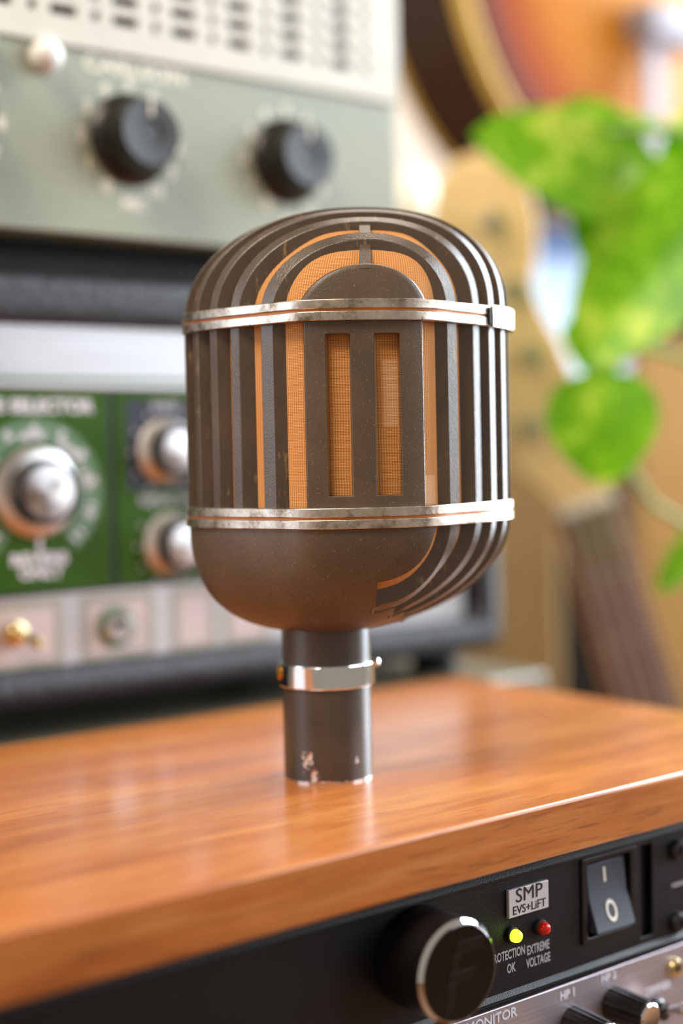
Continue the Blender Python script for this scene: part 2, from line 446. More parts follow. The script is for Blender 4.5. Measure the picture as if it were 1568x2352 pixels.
# plan outline (closed, counter-clockwise), resampled and eased
def plan_poly(off=0., n=160):
    vs = list(np.linspace(-.0462, .0462, 181))
    pts = [(Aplan(v), v) for v in vs] + [(-Aplan(v), v) for v in reversed(vs)]
    pts = np.array(pts); pts = np.vstack([pts, pts[:1]])
    d = np.r_[0, np.cumsum(np.hypot(*np.diff(pts, axis=0).T))]
    t = np.linspace(0, d[-1], n * 2, endpoint=False)
    q = np.stack([np.interp(t, d, pts[:, 0]), np.interp(t, d, pts[:, 1])], 1)
    for _ in range(40): q = q * .5 + (np.roll(q, 1, 0) + np.roll(q, -1, 0)) * .25
    tg = np.roll(q, -1, 0) - np.roll(q, 1, 0); nn = np.stack([tg[:, 1], -tg[:, 0]], 1); nn /= np.linalg.norm(nn, axis=1)[:, None]
    q = (q + nn * off)[::2]
    return q

def offset_poly(pts, d):
    p = np.array(pts); tg = np.gradient(p, axis=0); nn = np.stack([tg[:, 1], -tg[:, 0]], 1)
    nn /= np.maximum(1e-9, np.linalg.norm(nn, axis=1))[:, None]
    q = p - nn * d
    return q
def arch(v, n=48):
    """(u,z) outline of a slice, right foot up and over to the left foot"""
    A, H = Aplan(v), Hdome(v); pe = 2 / float(np.interp(abs(v), [.016, .0348], [2.3, 2.05])); out = []
    for z in np.linspace(ZB, ZT, 6)[:-1]: out.append((A, z))
    for i in range(n + 1):
        th = pi * i / n; c, s = cos(th), sin(th)
        f = (s ** pe) * H / .0395
        out.append((math.copysign(abs(c) ** pe, c) * A + skd(f), ZT + s ** pe * H))
    for z in np.linspace(ZB, ZT, 6)[:-1][::-1]: out.append((-A, z))
    return out
def ring_bm(o0, o1, v0, v1, depth, bm=None):
    bm = bm or BM()
    i0, i1 = offset_poly(o0, depth), offset_poly(o1, depth)
    L = []
    for k in range(len(o0)):
        L.append([bm.verts.new((o0[k][0], v0, o0[k][1])), bm.verts.new((o1[k][0], v1, o1[k][1])),
                  bm.verts.new((i1[k][0], v1, i1[k][1])), bm.verts.new((i0[k][0], v0, i0[k][1]))])
    for a, b in zip(L[:-1], L[1:]):
        for j in range(4): bm.faces.new([a[j], a[(j + 1) % 4], b[(j + 1) % 4], b[j]])
    bm.faces.new(L[0]); bm.faces.new(L[-1])
    return bm
RIBS = [(-.0348, -.0318), (-.0258, -.0231), (-.0182, -.0155), (-.0101, -.0074), (-.0013, .0013), (.0074, .0101), (.0155, .0182), (.0231, .0258), (.0318, .0348)]
for v0, v1 in RIBS:
    obj('rib', ring_bm(arch(v0), arch(v1), v0, v1, float(np.interp(abs(v0), [.010, .018, .0258, .034], [.0048, .0052, .0060, .0070]))), M['worn'], mic, bevel=.00025, sm=30)

# half-round plates closing the front and back of the dome, with the joining tabs
def disc(sgn):
    bm = BM(); n = 40; rings = []
    for k in [1, .97, .9, .75, .55, .3]:
        r = []
        for i in range(n + 1):
            th = pi * i / n; pe = 1.0
            A, H = .0212 * k, .0150 * k
            u = math.copysign(abs(cos(th)) ** pe, cos(th)) * A + skd(sin(th) * H / .0395)
            fz = sin(th) * k
            r.append((u, sgn * -(vfront(u) - .0009 - .0022 * fz ** 2 - (.0004 if k == 1 else 0)), ZT - .002 + (sin(th) ** pe) * (H + .002 * k)))
        rings.append(r)
    back = []
    for i in range(n + 1):
        u, v, z = rings[0][i]; back.append((u * 1.0, v + sgn * .0030, z))
    loft([back] + rings, closed=True, bm=bm)
    return bm
for sg in (1, -1): obj('crown_plate', disc(sg), M['paint'], mic, sm=50)
def tab(z0, z1, va, vb):
    bm = BM()
    loops = []
    for z, v in ((z0, va), (z1, vb)):
        f = (z - ZT) / .0395; u = skd(f)
        loops.append([(u - .0018, v, z), (u + .0018, v, z), (u + .0018, v + .003 * (-1 if v > 0 else 1), z - .0015), (u - .0018, v + .003 * (-1 if v > 0 else 1), z - .0015)])
    return loft(loops, bm=bm)
for sg in (1, -1):
    obj('bridge', tab(.1722, .1812, sg * -.0436, sg * -.0346), M['paint'], mic, sm=0)
    obj('bridge', tab(.1838, .1893, sg * -.0330, sg * -.0255), M['paint'], mic, sm=0)

# front / back slotted panels
def panel(sgn):
    bm = plate(-.0193, .0190, ZB, ZT, -.0455, -.0425, [(-.0126, -.0048, .0996, .1512), (.0030, .0112, .0996, .1512)])
    for x in (-.0178, -.0160, -.0143, -.0100, -.0074, 0, .0055, .0085, .0130, .0150, .0172):
        bmesh.ops.bisect_plane(bm, geom=bm.verts[:] + bm.edges[:] + bm.faces[:], plane_co=(x, 0, 0), plane_no=(1, 0, 0))
    for v in bm.verts:
        x = v.co.x
        v.co.y += .0458 - vfront(x)
        v.co.y *= sgn
    return bm
for sg in (1, -1): obj('slotted_panel', panel(sg), M['paint'], mic, bevel=.0003, sm=50)

# cloth bag
def cloth():
    bm = BM(); uvl = bm.loops.layers.uv.new('UVMap'); q = plan_poly(-.0034); n = len(q)
    arc = np.r_[0, np.cumsum(np.hypot(*(np.roll(q, -1, 0) - q).T))]
    rows = []
    lev = []
    for t in np.linspace(.99, 0, 26):
        su, sv = (1 - t ** 2.3) ** (1 / 2.3), (1 - t ** 2.3) ** (1 / 2.3)
        lev.append((su, sv, ZB - (.0410 - .0032) * t, skb(t)))
    for z in np.linspace(ZB, ZT, 12)[1:-1]: lev.append((1, 1, z, 0))
    for t in np.linspace(0, .995, 26):
        lev.append(((1 - t ** 2.3) ** (1 / 2.3), (1 - t ** 2) ** .5, ZT + .0355 * t, skd(t)))
    cum = 0; prev = None
    for su, sv, z, sk in lev:
        pts = [(p[0] * su + sk, p[1] * sv, z) for p in q]
        if prev is not None: cum += sqrt((pts[0][0] - prev[0]) ** 2 + (pts[0][2] - prev[2]) ** 2)
        prev = pts[0]
        rows.append(([bm.verts.new(p) for p in pts], cum))
    for (a, ca), (b, cb) in zip(rows[:-1], rows[1:]):
        for i in range(n):
            j = (i + 1) % n
            f = bm.faces.new([a[i], a[j], b[j], b[i]])
            for lp, uv in zip(f.loops, ((arc[i], ca), (arc[i + 1], ca), (arc[i + 1], cb), (arc[i], cb))): lp[uvl].uv = uv
    bm.faces.new(rows[0][0]); bm.faces.new(rows[-1][0])
    return bm
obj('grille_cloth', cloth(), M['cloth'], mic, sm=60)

# bowl: closed solid, then the ribbed corner is cut away on the right
def bowl_bm():
    q = plan_poly(.0006); loops = []
    for t in [0] + list(np.sin(np.linspace(0, pi / 2, 26)[1:-1])) + [.985]:
        s = (1 - t ** 2.3) ** (1 / 2.3)
        loops.append([(p[0] * s + skb(t), p[1] * s, ZB - .0415 * t) for p in q])
    return loft(loops)
bowl = obj('bowl', bowl_bm(), M['paint'], mic, sm=40)
UC = [(-.0418, .0030), (-.0318, .0099), (-.0231, .0146), (-.0155, .0170), (-.0074, .0180)]
def cutter():
    pts = []
    for i, (v, u) in enumerate(UC):
        if i: pts.append((UC[i - 1][1], v))
        pts.append((u, v))
    pts2 = pts + [(u, -v) for u, v in reversed(pts)] + [(.09, .0418), (.09, -.0418)]
    return loft([[(u, v, .03) for u, v in pts2], [(u, v, .0925 + .001) for u, v in pts2]])
cb = cutter(); bmesh.ops.recalc_face_normals(cb, faces=cb.faces[:])
cme = bpy.data.meshes.new('c'); cb.to_mesh(cme); cb.free(); co_ = bpy.data.objects.new('c', cme); COL.objects.link(co_); co_.parent = mic
mod = bowl.modifiers.new('b', 'BOOLEAN'); mod.object = co_; mod.operation = 'DIFFERENCE'; mod.solver = 'EXACT'
bpy.context.view_layer.update()
dg = bpy.context.evaluated_depsgraph_get()
nm = bpy.data.meshes.new_from_object(bowl.evaluated_get(dg)); bowl.modifiers.clear(); old = bowl.data; bowl.data = nm
smooth(nm, 40); bpy.data.objects.remove(co_); bpy.data.meshes.remove(cme)
if not nm.materials: nm.materials.append(M['paint'])

def bowl_out(v, ucut):
    """(u,z) right-hand outline of the bowl at depth v from the cut up to the band"""
    out = []
    for t in np.linspace(0, .985, 90):
        s = (1 - t ** 2.3) ** (1 / 2.3)
        if abs(v) / s > .0461: break
        u = s * Aplan(v / s) + skb(t)
        if u < ucut: break
        out.append((u, ZB - .0412 * t))
    if out[-1][0] > ucut + .0003:
        (ua, za) = out[-1]
        for k in (.35, .7, 1): out.append((ua + (ucut - ua) * k, za - .0012 * k))
    out = out[::-1]
    p = np.array(out); d = np.r_[0, np.cumsum(np.hypot(*np.diff(p, axis=0).T))]; t = np.linspace(0, d[-1], 28)
    return [(float(np.interp(k, d, p[:, 0])), float(np.interp(k, d, p[:, 1]))) for k in t]
def ucut(v):
    v = -abs(v); u = UC[0][1]
    for a, b in UC:
        if v >= a - 1e-6: u = b
    return u
for v0, v1 in RIBS:
    uc = min(ucut(v0 + 1e-5), ucut(v1 - 1e-5))
    obj('bowl_rib', ring_bm(bowl_out(v0, uc - .001), bowl_out(v1, uc - .001), v0, v1, .0062), M['worn'], mic, bevel=.0002, sm=30)

# metal bands
def ring_sweep(q0, q1, z0, z1, bm=None, r=.0003):
    A = [(x, y) for x, y in q0]; B = [(x, y) for x, y in q1]
    bm = bm or BM(); n = len(A)
    L = [[bm.verts.new((a[0], a[1], z)) for a in P_] for P_, z in ((A, z0), (B, z0), (B, z1), (A, z1))]
    for j in range(4):
        a, b = L[j], L[(j + 1) % 4]
        for i in range(n): bm.faces.new([a[i], a[(i + 1) % n], b[(i + 1) % n], b[i]])
    return bm
for zc, nm_ in ((ZT, 'upper_band'), (ZB, 'lower_band')):
    h = .0034
    bm = ring_sweep(plan_poly(-.002), plan_poly(.0017), zc + .00035, zc + h)
    ring_sweep(plan_poly(-.002), plan_poly(.0017), zc - h, zc - .00035, bm=bm)
    b_ = obj('band', bm, M['nickel'], mic, bevel=.0003, sm=40)
    sub('seam', ring_sweep(plan_poly(-.0018), plan_poly(.0011), zc - .0005, zc + .0005), M['brass'], b_, label='copper-coloured seam line between the two strips of the band')
    if nm_ == 'upper_band':
        q = plan_poly(.0018); q2 = plan_poly(.0030)
        # clasp plate wrapping the right-hand corner
        idx = [i for i in range(len(q)) if q[i][0] > .0455 and q[i][1] < .012]
        L = []
        bm = BM()
        for i in idx:
            L.append([bm.verts.new((q[i][0], q[i][1], zc - .0037)), bm.verts.new((q2[i][0], q2[i][1], zc - .0037)),
                      bm.verts.new((q2[i][0], q2[i][1], zc + .0037)), bm.verts.new((q[i][0], q[i][1], zc + .0037))])
        for a, b in zip(L[:-1], L[1:]):
            for j in range(4): bm.faces.new([a[j], a[(j + 1) % 4], b[(j + 1) % 4], b[j]])
        bm.faces.new(L[0]); bm.faces.new(L[-1])
        sub('clasp', bm, M['nickel'], b_, bevel=.0003, sm=40, label='wider clasp plate where the band closes')
        i0 = idx[0]; p0 = Vector((q2[i0][0], q2[i0][1], zc)); p1 = Vector((q2[i0 + 3][0], q2[i0 + 3][1], zc)); d = (p1 - p0).normalized(); nn = Vector((d.y, -d.x, 0))
        bm = BM(); e = p0 - d * .0009 - nn * .0006
        vs = []
        for a, b_2 in ((-.0006, -.0028), (.0006, -.0028), (.0006, .0028), (-.0006, .0028)):
            for k in (0, .0006): vs.append(bm.verts.new(e + d * a + Vector((0, 0, b_2)) + nn * (k - .0004)))
        for f in ((0, 2, 4, 6), (1, 3, 5, 7), (0, 1, 3, 2), (2, 3, 5, 4), (4, 5, 7, 6), (6, 7, 1, 0)): bm.faces.new([vs[k] for k in f])
        sub('slot', bm, M['dark'], b_, sm=0, label='dark slot beside the clasp')
        bm = BM(); c = p0 + d * .0030
        for k in range(12): bm.verts.new(c + d * .0006 * cos(k * pi / 6) + Vector((0, 0, .0007 * sin(k * pi / 6))) + nn * .0001)
        bmesh.ops.contextual_create(bm, geom=bm.verts[:])
        r_ = bmesh.ops.extrude_face_region(bm, geom=bm.faces[:]); bmesh.ops.translate(bm, vec=-nn * .0008, verts=[x for x in r_['geom'] if isinstance(x, bmesh.types.BMVert)])
        sub('rivet_hole', bm, M['dark'], b_, sm=0, label='small dark rivet hole in the clasp')

# neck, hidden core, collar
NU, NV, NR = -.0100, .0, .0156
obj('neck', lathe([(NR - .0012, .0001), (NR, .0005), (NR, .0540), (NR, .0560)], (NU, NV, 0), n=72), M['neck'], mic, sm=30)
obj('foot_ring', lathe([(NR - .001, 0), (NR + .0001, .0001), (NR + .0001, .0006), (NR - .001, .0006)], (NU, NV, 0), n=72), M['chrome'], mic, sm=30)
cl = obj('collar', lathe([(NR - .001, .0326), (NR + .0011, .0326), (NR + .0013, .0330), (NR + .0013, .0402), (NR + .0011, .0406), (NR - .001, .0406)], (NU, NV, 0), n=72), M['chrome'], mic, sm=12, label='polished chrome collar around the neck')
def xcyl(x0, x1, y, z, r, n=20):
    bm = BM(); return loft([[(x, y + rr * cos(2 * pi * i / n), z + rr * sin(2 * pi * i / n)) for i in range(n)] for x, rr in ((x0, r * .7), (x0 + .0002, r), (x1 - .0006, r), (x1, r * .55))], bm=bm)
sub('screw', xcyl(NU + NR + .0002, NU + NR + .0030, -.002, .0398, .0016), M['chrome'], cl, label='chrome collar screw')
bm = xcyl(0, .0016, 0, 0, .0026); bmesh.ops.transform(bm, matrix=Matrix.Translation((NU - NR - .0004, -.002, .0372)) @ Matrix.Rotation(pi, 4, 'Z'), verts=bm.verts[:])
sub('screw', bm, M['ochre'], cl, label='brass collar screw')

# ------------------------------------------------------------------ tape echo unit behind
T0 = .5495; TP = .5575
echo = rack_thing('tape_echo', .335, T0, DT, 'black leatherette-covered tape echo unit with green control panels, behind the microphone', 'tape echo')
obj('case', plate(.127, .5405, .0075, .1940, T0, T0 + .26, [(.143, .5245, .0250, .1712)]), M['tolex'], echo, bevel=.0078, seg=5, sm=50)
obj('case_back', Box(.140, .527, T0 + .02, T0 + .255, .018, .173), M['dark'], echo, sm=0)
for s_ in (.17, .515):
    for t_ in (T0 + .03, T0 + .23):
        obj('foot', lathe([(.012, DT), (.013, DT + .002), (.013, .0095)], (s_, t_, 0), n=24), M['blackrub'], echo)
fp = obj('face_plate', Box(.1435, .5165, TP, TP + .012, .0207, .1710), M['silver'], echo, sm=0)
gp = []
obj('trim_strip', Box(.1435, .5165, TP - .0022, TP, .1438, .1475), M['silver'], echo, bevel=.0008)
obj('trim_groove', Box(.1435, .5165, TP - .0004, TP, .1475, .1492), M['teal'], echo, sm=0)
for s0, s1 in ((.16, .3054), (.3084, .5150)):
    gp.append(obj('green_panel', Box(s0, s1, TP - .0016, TP, .0575, .1434), M['green'], echo, bevel=.0003))
obj('panel_gap', Box(.3054, .3084, TP - .0006, TP, .0565, .1434), M['navy'], echo, sm=0)
obj('panel_gap', Box(.16, .5150, TP - .0008, TP, .0560, .0575), M['navy'], echo, sm=0)
yp = TP - .0016
sub('inset_field', Box(.3140, .4200, yp - .0002, yp, .0990, .1392), M['navy'], gp[1], sm=0, label='dark navy field behind the upper knobs')
sub('lettering', text_bm([('MODE SELECTOR', .2655, .1363, .0078, 0, 1.06, .04)], yp), M['white'], gp[0], sm=0)
# dial band of the mode selector
def arcband(cx, cz, r0, r1, a0, a1, y, th=.0002, n=60):
    bm = BM(); L = []
    for i in range(n + 1):
        a = radians(a0 + (a1 - a0) * i / n)
        L.append([bm.verts.new((cx + r * cos(a), yy, cz + r * sin(a))) for r, yy in ((r0, y), (r1, y), (r1, y - th), (r0, y - th))])
    for a, b in zip(L[:-1], L[1:]):
        for j in range(4): bm.faces.new([a[j], a[(j + 1) % 4], b[(j + 1) % 4], b[j]])
    bm.faces.new(L[0]); bm.faces.new(L[-1]); return bm
MC = (.2700, .1000)
sub('dial_band', arcband(*MC, .0215, .0312, -55, 235, yp), M['teal'], gp[0], sm=0, label='pale green arc printed around the big knob')
its = []
for k in range(11):
    a = 225 - k * 27; ar = radians(a)
    its.append((('1', '2', '3', '4', '5', '6', '7', '8', '9', '10', '11')[k], MC[0] + .0265 * cos(ar), MC[1] + .0265 * sin(ar), .0062, -(a - 90), 1.3, .03))
for a, wd in ((150, 'REPEAT'), (90, 'REPEAT'), (30, 'REVERB + ECHO')):
    for j, ch in enumerate(wd):
        aa = a + (len(wd) / 2 - j) * 4.6; ar = radians(aa)
        its.append((ch, MC[0] + .0238 * cos(ar), MC[1] + .0238 * sin(ar), .0044, -(aa - 90), 1, .04))
its += [('REVERB', .2705, .0712, .0068, 0, 1.15, .04), ('ONLY', .2712, .0655, .0068, 0, 1.1, .04)]
bm = text_bm(its, yp - .0002); box(bm, .2698, .2718, yp - .0004, yp, .0748, .0815)
sub('lettering', bm, M['white'], gp[0], sm=0)
KC = [(.3345, .1163), (.3367, .0741), (.3780, .1163), (.3800, .0741), (.4215, .1163), (.4230, .0741)]
LB = ['BASS', 'REPEAT RATE', 'TREBLE', 'INTENSITY', 'REVERB', 'ECHO VOLUME']
its = []; bmt = BM()
for (kx, kz), lb in zip(KC, LB):
    its.append((lb, kx - .0002, kz + .0203, .0064 if len(lb) < 8 else .0056, 0, 1, .03))
    for j in range(11):
        a = radians(-60 + 30 * j); r0, r1 = .0172, .0184
        c = Vector((kx + .0188 * cos(a), yp - .0003, kz + .0188 * sin(a)))
        lathe([(.0011, 0), (.0011, .0002)], (c.x, c.y, c.z), 'y', 10, bmt)
sub('lettering', text_bm(its, yp - .0003), M['dim'], gp[1], sm=0)
sub('dial_marks', bmt, M['dim'], gp[1], sm=0)
def echo_knob(cx, cz, R_, prot):
    k = obj('knob_skirt', lathe([(R_, 0), (R_, .0012), (R_ * .93, .0022), (R_ * .74, .0042), (R_ * .70, .0042)], (cx, yp, cz), 'y', 64), M['spun'], echo, sm=30, label='shiny metal skirt of a control knob')
    sub('knob_grip', lathe([(R_ * .72, .0035), (R_ * .72, prot - .001), (R_ * .68, prot)], (cx, yp, cz), 'y', 96, flute=(.001, prot - .0005, .96)), M['black'], k, sm=20)
    sub('knob_cap', lathe([(R_ * .58, prot - .001), (R_ * .58, prot + .0001), (R_ * .56, prot + .0002)], (cx, yp, cz), 'y', 64), M['spun'], k, sm=30, label='spun aluminium knob cap')
echo_knob(MC[0], MC[1], .0196, .0125)
for kx, kz in KC: echo_knob(kx, kz, .0150, .0115)
# lower silver strip: printed boxes, switch and jack
for s0, s1 in ((.2400, .2810), (.2905, .3265), (.3365, .3600), (.365, .39)):
    obj('printed_frame', plate(s0, s1, .0245, .0540, TP - .0003, TP, [(s0 + .0035, s1 - .0035, .028, .0505)]), M['printgrey'], echo, sm=0)
    obj('printed_field', Box(s0 + .0035, s1 - .0035, TP - .0002, TP, .028, .0505), M['pinkprint'], echo, sm=0)
jk = obj('jack_socket', lathe([(.0092, 0), (.0092, .0012)], (.3071, TP, .0390), 'y', 40), M['teal'], echo, sm=30)
bm = lathe([(.0068, .001), (.0070, .0030), (.0056, .0042), (.0030, .0042), (.0022, .0042), (.0021, .0015)], (.3071, TP, .0390), 'y', 40)
sub('jack_nut', bm, M['chrome'], jk, sm=30)
sub('jack_hole', lathe([(.0021, .0040), (.0021, .0044)], (.3071, TP, .0390), 'y', 24), M['dark'], jk, sm=0)
sw = obj('toggle_switch', lathe([(.0052, 0), (.0052, .0025), (.0040, .0030), (.0040, .0055), (.0025, .006)], (.2590, TP, .0405), 'y', 24), M['gold'], echo, sm=30)
sub('toggle_lever', tube(BM(), [(.2590, TP - .005, .0405), (.2605, TP - .010, .0392), (.2625, TP - .0155, .0375), (.263, TP - .017, .037)], [.0013, .0019, .0026, .0014], 14), M['gold'], sw)

# ------------------------------------------------------------------ slim black unit and grey-green preamp on top
slim = rack_thing('rack_unit', .30, .60, .194, 'slim black unit in the dark gap between the tape echo and the grey-green preamp', 'rack unit')
obj('body', Box(.145, .470, T0 + .035, T0 + .24, .1940, .2098), M['facebl'], slim, bevel=.001)
obj('front_lip', Box(.20, .33, T0 + .033, T0 + .035, .197, .207), M['facebl'], slim, bevel=.0005)
pre = rack_thing('preamplifier', .30, .60, .2098, 'vintage grey-green preamplifier with black knobs and a pale slotted cover, on top of the stack', 'preamplifier')
PB = T0
pf = obj('front_panel', Box(.135, .4695, PB, PB + .004, .2098, .2880), M['olivegrey'], pre, bevel=.0008)
obj('chassis', Box(.140, .4665, PB + .004, PB + .19, .2102, .2880), M['olivegrey'], pre, sm=0)
holes = []
for c in range(-3, 5):
    s0 = .3086 + .0297 * c
    for r in range(0, 11):
        z = .3030 + .0085 * r
        holes.append((s0, s0 + .0124, z - .0021, z + .0021))
        holes.append((s0 + .0198, s0 + .0232, z - .0021, z + .0021))
cv = obj('cover', plate(.133, .4705, .2886, .400, PB - .0015, PB + .0015, holes), M['coverbeige'], pre, bevel=.0003)
obj('cover_shell', plate(.133, .4705, .2886, .400, PB + .0016, PB + .19, [(.136, .4675, .2892, .397)]), M['coverbeige'], pre, sm=0)
obj('inner_baffle', Box(.137, .4665, PB + .006, PB + .012, .289, .397), M['dark'], pre, sm=0)
obj('cover_seam', Box(.134, .4695, PB + .0004, PB + .19, .2880, .2886), M['printgrey'], pre, sm=0)
def numbers(cx, cz, r, s0):
    out = []
    for i in range(11):
        a = 240 - 30 * i; ar = radians(a)
        out.append((str(i), cx + r * cos(ar), cz + r * sin(ar), .0078, 0, 1, .04))
    return out
its = numbers(.3165, .2520, .0240, 0) + numbers(.4010, .2520, .0240, 0) + numbers(.2320, .2520, .0240, 0)
its += [('CARLSON', .3200, .2830, .0092, 0, 1.22, .03), ('MIC', .3180, .2246, .0062, 0, 1.1, .05), ('LINE', .4050, .2246, .0062, 0, 1.1, .05)]
sub('lettering', text_bm(its, PB), M['warmwhite'], pf, sm=0)
def pre_knob(cx, cz):
    k = obj('knob', lathe([(.0198, 0), (.0200, .0015), (.0185, .0035), (.0158, .0050), (.0150, .0170), (.0140, .0185), (.006, .0180), (.0055, .0165)], (cx, PB, cz), 'y', 60, flute=(.0049, .0172, .955)), M['black'], pre, sm=40)
    sub('pointer_mark', Box(cx - .0006, cx + .0006, PB - .0190, PB - .0180, cz + .007, cz + .0132), M['warmwhite'], k, sm=0)
for cx in (.2320, .3165, .4010): pre_knob(cx, .2525)
for cx in (.2760, .246):
    obj('indicator_lamp', lathe([(.0068, 0), (.0070, .003), (.0062, .0062), (.0044, .0088), (.002, .0098)], (cx, PB, .2822 if cx > .25 else .285), 'y', 32), M['jewel'], pre, sm=60, label='white indicator lamp')

# ------------------------------------------------------------------ power conditioner under the top
TRK = .3260
ps = rack_thing('power_conditioner', .175, .40, -.0640, 'black rack power conditioner with a big round knob and lit green light', 'rack unit')
fpz0, fpz1 = -.0640, -.0198
face = obj('face_plate', plate(-.068, .4165, fpz0, fpz1, TRK, TRK + .003, [(.3545, .3800, -.0535, -.0258), (.3845, .3905, -.0590, -.0262)]), M['facebl'], ps, bevel=.0003)
obj('chassis', Box(-.050, .400, TRK + .007, .50, -.0625, -.0200), M['dark'], ps, sm=0)
for z0, z1, d in ((-.0246, -.0198, .0019), (-.0640, -.0612, .0014)):
    obj('raised_edge', loft([[(x, TRK + .0001, z1), (x, TRK - d, z0 + .0012), (x, TRK - d, z0 + .0004), (x, TRK - d + .0006, z0), (x, TRK + .0001, z0)] for x in (-.068, .4165)]), M['facebl'], ps, sm=0)
kb = obj('power_knob', lathe([(.0150, 0), (.0150, .0010), (.0154, .0015), (.0154, .0186), (.0150, .0190)], (.2795, TRK, -.0402), 'y', 96), M['dustblack'], ps, sm=30)
sub('knob_bevel', lathe([(.0153, .0186), (.0155, .0190), (.0144, .0203), (.0140, .0203)], (.2795, TRK, -.0402), 'y', 96), M['chrome'], kb, sm=30, label='bright bevelled rim of the knob')
sub('knob_cap', lathe([(.0142, .0196), (.0142, .0204), (.0139, .0206)], (.2795, TRK, -.0402), 'y', 96), M['gloss'], kb, sm=30, label='glossy black knob cap')
def F_bm():
    # slanted block letter F made of two strokes
    bm = BM(); y = TRK - .0206; cx, cz = .2795, -.0402
    def poly(pts):
        loft([[(cx + x * .00125, y, cz + z * .00108) for x, z in pts], [(cx + x * .00125, y - .00015, cz + z * .00108) for x, z in pts]], bm=bm)
    poly([(-5.8, -10.2), (-2.6, -10.2), (-1.2, -2.6), (-4.2, -2.6)]); poly([(-4.2, -2.4), (4.3, -2.4), (4.9, .4), (-3.6, .4)]); poly([(-3.5, .6), (-.9, .6), (.2, 5.0), (-2.2, 5.0)]); poly([(-2.1, 5.2), (7.4, 5.2), (8.0, 8.4), (-.6, 8.4)])
    return bm
sub('emblem', F_bm(), M['gloss2'], kb, sm=0, label='raised slanted F emblem on the cap')
bg = obj('badge', Box(.3185, .3368, TRK - .0014, TRK, -.0375, -.0283), M['badge'], ps, bevel=.0003)
sub('lettering', text_bm([('SMP', .3277, -.0309, .0064, 0, 1.12, 0), ('EVS+LiFT', .3277, -.0354, .0040, 0, .98, 0)], TRK - .0014), M['dark'], bg, sm=0)
def led(cx, cz, mat, lab):
    l = obj('indicator_light', lathe([(.0027, 0), (.0027, .0012), (.0023, .0016)], (cx, TRK, cz), 'y', 24), M['dark'], ps)
    sub('lens', lathe([(.0021, .0010), (.0021, .0026), (.0018, .0036), (.0010, .0042), (.0003, .0043)], (cx, TRK, cz), 'y', 24), mat, l, sm=80, label=lab)
led(.3205, -.0432, M['ledgreen'], 'lit green lens'); led(.3335, -.0436, M['ledred'], 'red lens')
sub('lettering', text_bm([('PROTECTION', .3190, -.0497, .0042, 0, .60, .02), ('OK', .3203, -.0543, .0042, 0, .62, .02), ('EXTREME', .3328, -.0504, .0042, 0, .60, .02), ('VOLTAGE', .3328, -.0547, .0042, 0, .60, .02)], TRK), M['dim'], face, sm=0)
# rocker switch
rk = obj('rocker_frame', plate(.3535, .3808, -.0545, -.0250, TRK - .0010, TRK + .010, [(.3562, .3782, -.0525, -.0268)]), M['black'], ps, bevel=.0004)
bm = BM()
prof = [(-.0510, -.0040), (-.0395, .0000), (-.0282, .0010), (-.0282, .008), (-.0510, .008)]
loft([[(x, TRK + y, z) for z, y in prof] for x in (.3574, .3770)], bm=bm)
sub('rocker', bm, M['rocker'], rk, bevel=.0005, label='dark grey rocker marked with a line and a circle')
def slant(bm, zc):
    for v in bm.verts:
        z = v.co.z; y = np.interp(z, [-.0510, -.0395, -.0282], [-.0040, 0, .0010]); v.co.y += float(y)
    return bm
bm = Box(.3656, .3666, TRK - .0002, TRK + .0001, -.0352, -.0302); slant(bm, 0)
bmr = arcband(0, 0, .0020, .0031, 0, 360, 0, .0002, 36)
for v in bmr.verts: v.co.z *= 1.15; v.co.x *= .82
for v in bmr.verts: v.co.x += .3668; v.co.z += -.0448; v.co.y += TRK
slant(bmr, 0); tmp = bpy.data.meshes.new('x'); bmr.to_mesh(tmp); bmr.free(); bm.from_mesh(tmp); bpy.data.meshes.remove(tmp)
sub('marking', bm, M['warmwhite'], rk, sm=0)
obj('slot_liner', Box(.3840, .3910, TRK + .0031, TRK + .0068, -.0595, -.0256), M['dark'], ps, sm=0)
def screw(root, cx, cz, t, r=.0038, mat='black'):
    s_ = obj('screw', lathe([(r, 0), (r, .0010), (r * .8, .0020), (r * .45, .0022), (r * .4, .0012)], (cx, t, cz), 'y', 28), M[mat], root, sm=40)
    sub('socket', lathe([(r * .38, .0011), (r * .38, .0014)], (cx, t, cz), 'y', 6), M['dark'], s_, sm=0)
screw(ps, .4035, -.0310, TRK); screw(ps, .4035, -.0575, TRK)
obj('ear_marking', Box(.4010, .4100, TRK - .0003, TRK, -.0443, -.0433), M['dim'], ps, sm=0)

# ------------------------------------------------------------------ silver monitor unit below
mo = rack_thing('monitor_controller', .175, .40, -.1095, 'satin silver rack unit with ribbed black knobs, lowest in the picture', 'rack unit')
mf = obj('face_plate', Box(-.068, .4165, TRK, TRK + .003, -.1095, -.0658), M['silvermauve'], mo, bevel=.0004)
obj('chassis', Box(-.050, .400, TRK + .003, .50, -.109, -.0665), M['dark'], mo, sm=0)
sub('lettering', text_bm([('MONITOR', .3113, -.0690, .0044, 0, 1.1, .02), ('HP 1', .3466, -.0694, .0038, 0, 1, .04), ('HP 2', .3670, -.0686, .0038, 0, 1, .04), ('DIMMER', .3928, -.0790, .0038, 0, 1, .04)], TRK), M['white'], mf, sm=0)
def mono_knob(cx, cz, r=.0062, L=.0155):
    k = obj('knob', lathe([(r, 0), (r * 1.02, .001), (r * .86, L - .001), (r * .84, L)], (cx, TRK, cz), 'y', 40, flute=(.0005, L - .0005, .94)), M['black'], mo, sm=20)
    sub('knob_cap', lathe([(r * .78, L - .0005), (r * .78, L + .0006), (r * .66, L + .0012), (r * .3, L + .0009)], (cx, TRK, cz), 'y', 36), M['chrome'], k, sm=40, label='silver knob cap')
